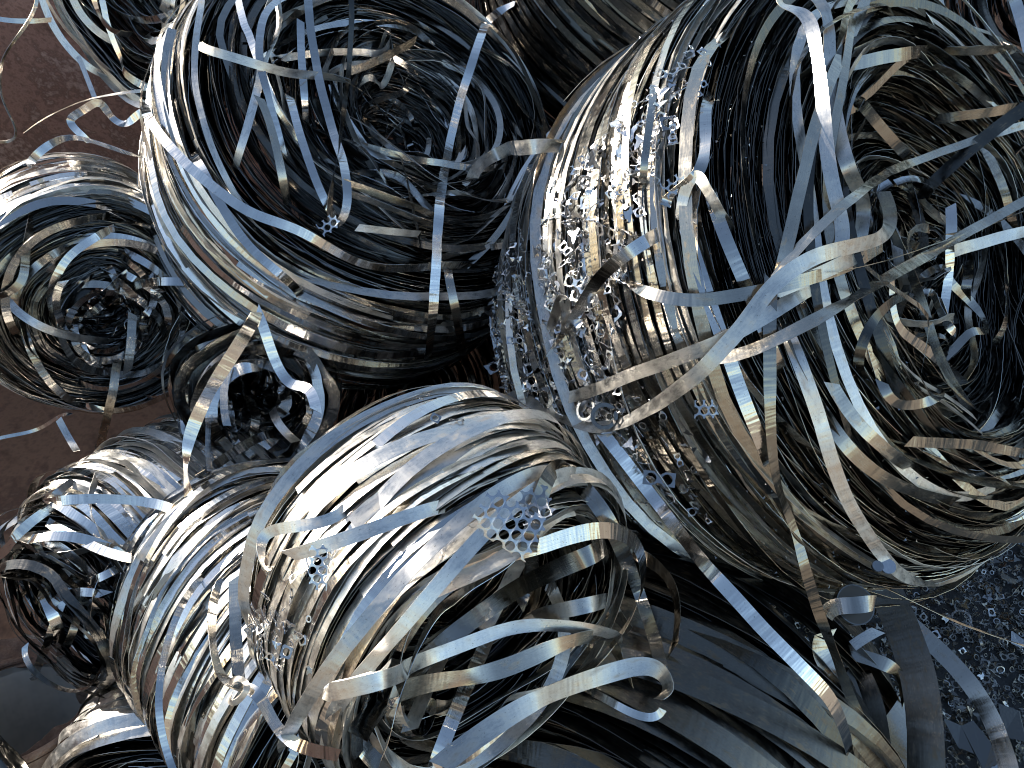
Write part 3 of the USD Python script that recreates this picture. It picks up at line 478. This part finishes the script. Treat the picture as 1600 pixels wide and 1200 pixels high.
 ('bright zigzag strip sticking out to the left edge above the rusty drum', 12, SATIN, [(-15, 845, 20, 1.6), (20, 815, 40, 1.6), (50, 800, 0, 1.6), (85, 775, 10, .03), (115, 750, 0, .02)]),
 ('blue strip end in the gap left of the tangled dark coil', 16, BRIGHT, [(312, 738, 0, .06), (350, 718, 0, .08), (390, 692, 5, .08), (430, 678, 20, .05)]),
 ('narrow strip hanging straight down beside the tangled dark coil', 9, BRIGHT, [(330, 575, 0, .05), (326, 650, 0, .06), (328, 735, 10, .05)]),
 ('blue strip lying slantwise across the top of the sunlit coil mouth', 16, BRIGHT, [(75, 815, 0, .04), (120, 842, 0, .06), (165, 862, 0, .06), (205, 872, 5, .05)]),
 ('broad blue strip standing in the middle of the sunlit coil mouth', 18, BRIGHT, [(62, 920, 0, .05), (80, 955, 0, .07), (92, 990, 5, .07), (98, 1030, 10, .05)]),
 ('short blue strip crossing the standing one in the sunlit coil mouth', 14, BRIGHT, [(45, 960, 0, .06), (85, 940, 0, .08), (130, 925, 0, .07), (165, 930, 0, .05)]),
 ('tan strip end pointing down in the sunlit coil mouth', 13, STAINED_REFLECT, [(125, 950, 10, .06), (116, 980, 5, .07), (104, 1010, 0, .06)]),
 ('blue strip hugging the lower rim of the sunlit coil', 13, SATIN, [(32, 990, 0, .05), (52, 1035, 0, .06), (90, 1062, 10, .06), (140, 1062, 15, .05)]),
 ('blue strip arched over the lit flank of the sunlit coil, nearest to its mouth', 17, BRIGHT, [(70, 790, 0, .03), (130, 780, 0, .045), (210, 782, 0, .045), (275, 800, 5, .03)]),
 ('crinkled bright strip hanging in the centre of the tangled dark coil', 15, BRIGHT, [(392, 585, 0, .08), (386, 615, 10, .10), (398, 645, -5, .10), (392, 680, 0, .08)]),
 ('blue strip at the left side of the tangled dark coil', 13, BRIGHT, [(358, 575, 0, .08), (350, 620, 0, .09), (355, 665, 10, .08)]),
 ('short bright strip at the lower right of the tangled dark coil', 14, SATIN, [(425, 640, 0, .08), (440, 668, 0, .09), (462, 690, 0, .07)]),
 # --- shade at lower right
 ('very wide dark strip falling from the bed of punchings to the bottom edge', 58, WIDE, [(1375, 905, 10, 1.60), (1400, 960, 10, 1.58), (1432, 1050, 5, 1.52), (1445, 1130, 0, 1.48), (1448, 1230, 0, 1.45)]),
 ('dark strip arching out over the bed of punchings to the bottom edge', 30, OILED_SHADED, [(1385, 935, 40, 1.66), (1450, 1000, 20, 1.64), (1510, 1062, 10, 1.60), (1550, 1125, 0, 1.56), (1580, 1220, 0, 1.5)]),
 ('folded tan sheet flap at the bottom edge under the very wide dark strip', 70, STAINED_REFLECT, [(1440, 1090, 20, 1.58), (1412, 1140, 25, 1.55), (1385, 1185, 10, 1.53), (1370, 1225, -10, 1.5)]),
 ('bent dark strip with a hook end in the shaded gap', 24, OILED_SHADED, [(1330, 1020, 0, 1.55), (1375, 1035, -10, 1.54), (1402, 1052, -40, 1.54), (1408, 1090, -70, 1.55)]),
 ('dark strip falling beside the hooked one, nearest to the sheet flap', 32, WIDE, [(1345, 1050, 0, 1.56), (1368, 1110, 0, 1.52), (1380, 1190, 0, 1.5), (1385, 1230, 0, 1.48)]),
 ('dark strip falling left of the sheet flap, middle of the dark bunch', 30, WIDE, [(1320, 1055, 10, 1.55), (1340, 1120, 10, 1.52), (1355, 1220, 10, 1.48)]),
 ('grey strip turning over at the left of the dark bunch', 32, OILED_SHADED, [(1288, 990, 30, 1.45), (1290, 1035, 10, 1.46), (1320, 1075, -5, 1.46), (1330, 1150, -10, 1.45), (1335, 1230, -10, 1.44)]),
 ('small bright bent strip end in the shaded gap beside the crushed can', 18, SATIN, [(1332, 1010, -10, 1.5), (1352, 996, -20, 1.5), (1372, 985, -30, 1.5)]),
]
rs = np.random.default_rng(5)
for label, wpx, mat, pts in LOOSE:
    m = put('loose_strip', ribbon(pts, wpx, rng=rs), mat)
    tag(m, label, 'steel strip')

# ------------------------------------------------------------------ punched chips, rings and slugs
def plate(poly, th=0.0009, bend=0.0, twist=0.0):
    poly = poly.simplify(0.0002)
    if poly.geom_type != 'Polygon': poly = max(poly.geoms, key=lambda g: g.area)
    m = trimesh.creation.extrude_polygon(poly, th, engine='earcut')
    v = m.vertices - np.array([*poly.centroid.coords[0], 0])
    v[:, 2] += bend * v[:, 0] ** 2 + twist * v[:, 0] * v[:, 1]
    return v, m.faces
def disc(x, y, r, q=4): return Point(x, y).buffer(r, q)
def glasses(): return box(-0.019, -0.0085, 0.019, 0.0085).difference(unary_union([disc(-0.0095, 0, 0.0062), disc(0.0095, 0, 0.0062), disc(0, 0.0125, 0.0075), disc(0, -0.0125, 0.0075), disc(0.0245, 0, 0.0062), disc(-0.0245, 0, 0.0062)]))
def frame(): return box(-0.0095, -0.009, 0.0095, 0.009).difference(unary_union([disc(0, 0, 0.0062), disc(0.012, 0.0115, 0.0055), disc(-0.012, -0.0115, 0.0055)]))
def ring(ro, ri): return disc(0, 0, ro, 6).difference(disc(0, 0, ri, 6))
def star(): return Polygon([(0, 0.013), (-0.012, -0.008), (0.013, -0.009)]).difference(unary_union([disc(0.0115, 0.004, 0.0072), disc(-0.011, 0.005, 0.0068), disc(0.001, -0.0135, 0.0075)]))
def fork(): return box(-0.012, -0.007, 0.012, 0.007).difference(unary_union([disc(0.013, 0.002, 0.0065), disc(-0.011, 0.008, 0.006), disc(-0.004, -0.009, 0.0055)]))
def holed_sheet(nx, ny, p=0.0142, r=0.0058, drop=()):
    g = box(-0.004, -0.004, (nx - 0.5) * p, ny * p * 0.866)
    holes = [disc(i * p + 0.5 * p * (j % 2) , j * p * 0.866, r) for i in range(-1, nx + 1) for j in range(-1, ny + 1)]
    g = g.difference(unary_union(holes + [disc(*d) for d in drop]))
    return g if g.geom_type == 'Polygon' else max(g.geoms, key=lambda q: q.area)
SHAPES = [glasses(), frame(), ring(0.0085, 0.0064), star(), fork(), ring(0.0055, 0.0036), disc(0, 0, 0.004, 3), star()]
def oriented(vf, pos, nrm, rng, scale=1.0, tilt=0.5, spin=None):
    v, f = vf
    n = unit(np.asarray(nrm) + rng.normal(0, tilt, 3)); x = unit(np.cross(n, rng.normal(0, 1, 3) if spin is None else spin)); y = np.cross(n, x)
    return np.asarray(pos) + scale * (v[:, :1] * x + v[:, 1:2] * y + v[:, 2:] * n), f, None, None
def inside(px, py, poly): return shapely.contains_xy(poly, px, py)
rc = np.random.default_rng(9)
def scatter(env, count, dens, maxlift=0.008):
    P, N, _ = env
    P = P + rc.normal(0, 0.004, P.shape)
    x, y, d = project(P)
    w = dens(x, y) * ((N * unit(EYE - P)).sum(1) > 0.1)
    k = rc.choice(len(P), count, replace=count > (w > 0).sum(), p=w / w.sum())
    return P[k] + N[k] * rc.uniform(0.002, maxlift, count)[:, None], N[k]
left_flank = Polygon([(775, 420), (900, 255), (1010, 150), (1090, 70), (1110, 110), (1010, 330), (960, 560), (1000, 720), (900, 690), (790, 610), (760, 520)])
def dens_b(x, y):
    g = inside(x, y, left_flank).astype(float)
    return g * (0.9 + 2.0 * np.exp(-((x - 850) ** 2 + (y - 500) ** 2) / 130 ** 2) + 1.4 * np.exp(-((x - 985 + 0.1 * (y - 400)) / 28) ** 2)) + 0.8 * np.exp(-((x - 1030) ** 2 + (y - 720) ** 2) / 70 ** 2)
P, N = scatter(ENV[1], 290, dens_b, 0.014)
KIND = ['two-holed steel scrap', 'one-holed square steel scrap', 'thin steel ring', 'three-pointed steel scrap', 'forked steel scrap', 'tiny steel ring', 'tiny steel slug', 'three-pointed steel scrap']
NAME = ['double_holed_scrap', 'holed_scrap', 'thin_ring', 'pointed_scrap', 'forked_scrap', 'tiny_ring', 'tiny_slug', 'pointed_scrap']
CAT = ['metal scrap', 'metal scrap', 'ring', 'metal scrap', 'metal scrap', 'ring', 'slug', 'metal scrap']
def chip(pos, n, k, scale, label, group, mat, tilt):
    vf = plate(SHAPES[k], 0.0009, rc.normal(0, 12), rc.normal(0, 10))
    m = put(NAME[k], oriented(vf, pos, n, rc, scale, tilt), mat)
    tag(m, label, CAT[k], group)
for p, n in zip(P, N):
    k = rc.choice(8, p=[0.2, 0.2, 0.08, 0.16, 0.14, 0.08, 0.06, 0.08])
    chip(p, n, k, rc.uniform(0.75, 1.45), f'{KIND[k]} clinging to the left flank of the largest coil', f'{KIND[k]} pieces on the left flank of the largest coil', CHIP, 0.45)
P, N = scatter(ENV[1], 650, dens_b, 0.012)
small = []
for p, n in zip(P, N):
    v, f, _, _ = oriented(plate(SHAPES[rc.choice(8, p=[0.2, 0.22, 0.08, 0.16, 0.14, 0.08, 0.04, 0.08])], 0.0009, rc.normal(0, 12), rc.normal(0, 10)), p, n, rc, rc.uniform(0.5, 1.0), 0.5)
    small.append((v[f].reshape(-1, 3), np.arange(3 * len(f)).reshape(-1, 3), np.repeat(unit(np.cross(v[f[:, 1]] - v[f[:, 0]], v[f[:, 2]] - v[f[:, 0]])), 3, 0), np.zeros((3 * len(f), 2))))
tag(put('punched_scrap_layer', joined(small), CHIP), 'lacy layer of small punched scraps matted over the left flank of the largest coil', 'metal scrap', None, 'stuff')
P, N = scatter(ENV[1], 4500, lambda x, y: dens_b(x, y) + 0.08 * (x < 1200), 0.010)
tag(put('fine_punching_debris', joined([(*[q[0] if i == 0 else q[1] for i in (0, 1)], np.repeat(unit(np.cross(q[0][1] - q[0][0], q[0][2] - q[0][0]))[None], 3, 0), np.zeros((3, 2))) for q in
    [(p + unit(rc.normal(0, 1, (3, 3))) * rc.uniform(0.001, 0.0038), np.array([[0, 1, 2]])) for p in P]]), CHIP), 'fine glittering punching crumbs sprinkled over the flank of the largest coil', 'metal crumbs', None, 'stuff')
fan_line = lambda x, y: np.exp(-((x - 465 + 0.45 * (y - 700)) / 16) ** 2) * (np.abs(y - 690) < 75) + 1.2 * np.exp(-((x - 435) ** 2 + (y - 985) ** 2) / 40 ** 2) + 0.8 * np.exp(-((x - 500) ** 2 + (y - 885) ** 2) / 28 ** 2) + 0.5 * np.exp(-((x - 680) ** 2 + (y - 655) ** 2) / 22 ** 2)
P, N = scatter(ENV[2], 60, fan_line, 0.010)
for p, n in zip(P, N):
    k = rc.choice(6, p=[0.3, 0.3, 0.08, 0.12, 0.1, 0.1])
    chip(p, n, k, rc.uniform(0.5, 0.85), f'{KIND[k]} caught among the strips of the fanned coil', f'{KIND[k]} pieces on the fanned coil', CHIP, 0.35)
def special(name, label, cat, vf, px, py, lift, scale, mat, nrm=None, spin=None, tilt=0.2):
    d = lift if lift > 0.6 else depth(px, py) - lift
    pos = at(px, py, d)
    n = unit(EYE - pos) if nrm is None else nrm
    return tag(put(name, oriented(vf, pos, n, rc, scale, tilt, spin), mat), label, cat)
special('double_holed_scrap', 'bright spectacle-shaped scrap with two holes on the lower flank of the largest coil', 'metal scrap', plate(glasses(), 0.001), 1030, 748, 0.03, 1.5, CHIP, spin=camdir(0.1, 1, 0), tilt=0.05)
for (px, py, nx, ny, sc, lb) in ((795, 820, 4, 6, 1.0, 'crumpled sheet full of punched round holes in the mouth of the fanned coil'), (838, 790, 3, 3, 1.0, 'small piece of punched sheet behind the larger one in the fanned coil'),
                                 (498, 885, 2, 5, 0.8, 'narrow strip of punched sheet caught at the left shoulder of the fanned coil'), (515, 352, 3, 2, 1.0, 'torn piece of punched sheet caught at the bottom of the J-shaped strip'),
                                 (1105, 640, 3, 2, 1.0, 'torn punched sheet flap on the flank near the two crossing blue strips'), (1055, 290, 3, 2, 0.9, 'small punched sheet beside the crumpled strip')):
    special('punched_sheet', lb, 'punched sheet', plate(holed_sheet(nx, ny), 0.0009, rc.choice((-1, 1)) * rc.uniform(8, 16), rc.normal(0, 7)), px, py, 0.06, sc, CHIP, tilt=0.22)
def torus_flat(ro, ri, h):
    m = trimesh.creation.annulus(ri, ro, h, sections=40); return np.array(m.vertices), np.array(m.faces)
special('steel_ring', 'thick grey steel ring lying on the lower left flank beside its twin', 'ring', torus_flat(0.024, 0.017, 0.008), 944, 650, 0.03, 1, CHIP_DARK, tilt=0.15)
special('steel_ring', 'bright steel ring seen half edge-on, left of the thick grey ring', 'ring', torus_flat(0.022, 0.017, 0.012), 918, 640, 0.025, 1, CHIP, camdir(-0.7, 0.3, 0.6), tilt=0.1)
for px, r, lb in ((1371, 8, 'small round steel slug under the largest coil, left of two'), (1387, 11, 'larger round steel slug under the largest coil, right of two')):
    m = trimesh.creation.cylinder(r * 1.45 / F, 0.006, sections=28)
    special('round_slug', lb, 'slug', (np.array(m.vertices), np.array(m.faces)), px, 885, 0.05, 1, CHIP, camdir(0, 0.45, 0.9), tilt=0.03)
# crushed can in the shaded gap
can_at = at(1335, 945, 1.40)
can = thing('crushed_can', 'round dark can lid with a bent shiny flap, in the shaded gap at lower right', 'can', can_at)
cn = camdir(0.1, 0.35, 0.93)
put('lid', oriented(torus_flat(0.044, 0.001, 0.012), can_at, cn, rc, 0.74, 0), DARK, can, can_at)
put('rim', oriented(torus_flat(0.047, 0.0435, 0.02), can_at - 0.003 * cn, cn, rc, 0.74, 0), CHIP_DARK, can, can_at)
put('flap', ribbon([(1290, 962, 20, 1.38), (1308, 948, 10, 1.37), (1330, 946, 10, 1.36), (1352, 944, -10, 1.362), (1367, 942, -30, 1.372)], 28), OILED_SHADED, can, can_at)

# ------------------------------------------------------------------ bed of punchings at lower right
from scipy.interpolate import NearestNDInterpolator
zi = NearestNDInterpolator(bed_v[:, :2], bed_v[:, 2])
X, Y = rc.uniform(0.55, 1.9, 15000), rc.uniform(0.1, 1.5, 15000)
Z = zi(X, Y) + rc.uniform(-0.004, 0.016, len(X))
x, y, d = project(np.stack([X, Y, Z], 1))
vis = (x > 1330) & (x < 1600) & (y > 870) & (y < 1200)
front = np.where(vis)[0]; front = front[np.argsort(-Z[front] + zi(X[front], Y[front]))]
pick = set(front[rc.permutation(len(front[:1500]))[:300]].tolist())
kinds = rc.choice(8, len(X), p=[0.10, 0.24, 0.24, 0.10, 0.08, 0.16, 0.04, 0.04]); scl = rc.uniform(0.45, 1.0, len(X))
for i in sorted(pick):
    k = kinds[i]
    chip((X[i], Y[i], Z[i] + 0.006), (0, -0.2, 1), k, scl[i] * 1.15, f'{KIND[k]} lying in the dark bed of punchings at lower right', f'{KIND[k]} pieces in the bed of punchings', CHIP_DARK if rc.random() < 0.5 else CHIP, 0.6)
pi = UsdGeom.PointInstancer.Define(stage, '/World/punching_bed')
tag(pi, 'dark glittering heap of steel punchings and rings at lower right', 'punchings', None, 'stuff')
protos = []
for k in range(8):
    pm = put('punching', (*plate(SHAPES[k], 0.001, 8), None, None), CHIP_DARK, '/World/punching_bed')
    protos.append(pm.GetPath())
pi.CreatePrototypesRel().SetTargets(protos)
rest = np.array([i for i in range(len(X)) if i not in pick])
q = rc.normal(0, 1, (len(rest), 4)); a = rc.normal(0, 0.33, (len(rest), 2)); z = rc.uniform(0, 6.283, len(rest))
from scipy.spatial.transform import Rotation
qq = (Rotation.from_euler('xy', a) * Rotation.from_euler('z', z)).as_quat()
pi.CreatePositionsAttr(Vt.Vec3fArray.FromNumpy(np.stack([X[rest], Y[rest], Z[rest]], 1).astype(np.float32)))
pi.CreateOrientationsAttr(Vt.QuathArray([Gf.Quath(float(b[3]), float(b[0]), float(b[1]), float(b[2])) for b in qq]))
pi.CreateScalesAttr(Vt.Vec3fArray.FromNumpy(np.repeat(scl[rest, None], 3, 1).astype(np.float32)))
pi.CreateProtoIndicesAttr(Vt.IntArray.FromNumpy(kinds[rest].astype(np.int32)))
special('steel_ring', 'pale steel ring crossed by the golden wire-like strip on the bed of punchings', 'ring', torus_flat(0.024, 0.0195, 0.006), 1502, 968, 0.03, 1, CHIP, tilt=0.3)
special('steel_ring', 'half-sunk steel ring on the bed of punchings, lower right of the pale one', 'ring', torus_flat(0.019, 0.016, 0.006), 1533, 1000, 0.02, 1, CHIP, camdir(0.8, 0.3, 0.5), tilt=0.1)
def blob(pts):
    return Polygon(pts).buffer(0.008).buffer(-0.004)
for px, py, pts, lb in ((1520, 1160, [(-0.07, -0.03), (-0.02, -0.045), (0.05, -0.03), (0.045, 0.01), (0.075, 0.05), (0.0, 0.045), (-0.03, 0.01), (-0.075, 0.015)], 'torn flat piece of pale sheet on the bed at the bottom right'),
                        (1580, 1130, [(-0.05, -0.03), (0.04, -0.035), (0.05, 0.02), (-0.04, 0.03)], 'pale sheet offcut at the right edge beside the torn flat piece'),
                        (1588, 1000, [(-0.02, -0.015), (0.02, -0.02), (0.012, 0.016), (-0.016, 0.01)], 'blue-white scrap corner at the right edge on the bed of punchings'),
                        (1576, 905, [(-0.012, -0.022), (0.008, -0.018), (0.014, 0.02), (-0.004, 0.022)], 'bright curved scrap at the top of the bed of punchings')):
    special('sheet_offcut', lb, 'sheet offcut', plate(blob(pts), 0.0012, 1.5, 2), px, py, 0.02, 0.75, CHIP_DARK if px < 1585 else CHIP, np.array([0, -0.1, 1.0]), tilt=0.15)

# ------------------------------------------------------------------ rusty things at lower left
dc = at(15, 1112, 1.62); da = camdir(0.0, 0.93, 0.36)
drum = thing('rusty_drum', 'open rusty steel drum with grey inside at the lower left edge', 'drum', dc)
def revolve(profile, mat, name):
    m = trimesh.creation.revolve(np.array(profile), sections=72)
    v = np.array(m.vertices); x = unit(np.cross(da, [0.2, 1, 0])); y = np.cross(da, x)
    n0 = trimesh.Trimesh(v, m.faces, process=False)
    put(name, (dc + v[:, :1] * x + v[:, 1:2] * y + v[:, 2:] * da, np.array(m.faces), None, None), mat, drum, dc)
revolve([(0.158, -0.004), (0.170, -0.004), (0.170, -0.34), (0.166, -0.34), (0.166, -0.02), (0.158, -0.02), (0.158, -0.004)], RUST_EDGE, 'shell')
revolve([(0.1575, -0.006), (0.1575, -0.30), (0.001, -0.30), (0.001, -0.304), (0.1655, -0.304), (0.1655, -0.022), (0.1575, -0.022), (0.1575, -0.006)], GREY_INSIDE, 'lining')
t = np.linspace(0, 2 * np.pi, 13)[:-1]
revolve([(0.164 + 0.008 * math.cos(k), 0.004 + 0.008 * math.sin(k)) for k in np.linspace(0, -2 * np.pi, 12)], RUST_EDGE, 'rim')
def beam(name, label, cat, p0, p1, w, h, mat, seed, nrm):
    """Lumpy rusted bar between two points."""
    ax = unit(p1 - p0); n = unit(nrm - ax * (nrm @ ax)); b = np.cross(ax, n); L = np.linalg.norm(p1 - p0)
    m = trimesh.creation.box((L, w, h))
    for _ in range(5): m = m.subdivide()
    v = np.array(m.vertices); dsp = meshkit.fbm(v * 22 + seed, 4, seed) - 0.5
    v = v + dsp[:, None] * 0.035 * unit(v * [0.15, 1, 1])
    P = (p0 + p1) / 2 + v[:, :1] * ax + v[:, 1:2] * b + v[:, 2:] * n
    me = trimesh.Trimesh(P, m.faces); vv, ff, nn = meshkit.arrays(me, True)
    return tag(put(name, (vv, ff, nn, None), mat), label, cat)
beam('rusty_ledge', 'lumpy orange rusted steel ledge behind the open drum', 'steel bar', at(-120, 1040, 1.78), at(260, 1000, 1.84), 0.07, 0.08, RUST_EDGE, 3, camdir(0, 0.5, 0.85))
beam('rusty_beam', 'pale worn steel angle running under the rim of the open drum', 'steel bar', at(-30, 1245, 1.55), at(190, 1090, 1.62), 0.05, 0.03, RUST_EDGE, 7, camdir(0, 0.5, 0.85))
beam('black_block', 'black block cut off by the bottom left corner of the photo', 'block', at(-60, 1150, 1.42), at(45, 1260, 1.42), 0.06, 0.05, DARK, 5, camdir(0, 0.3, 0.95))
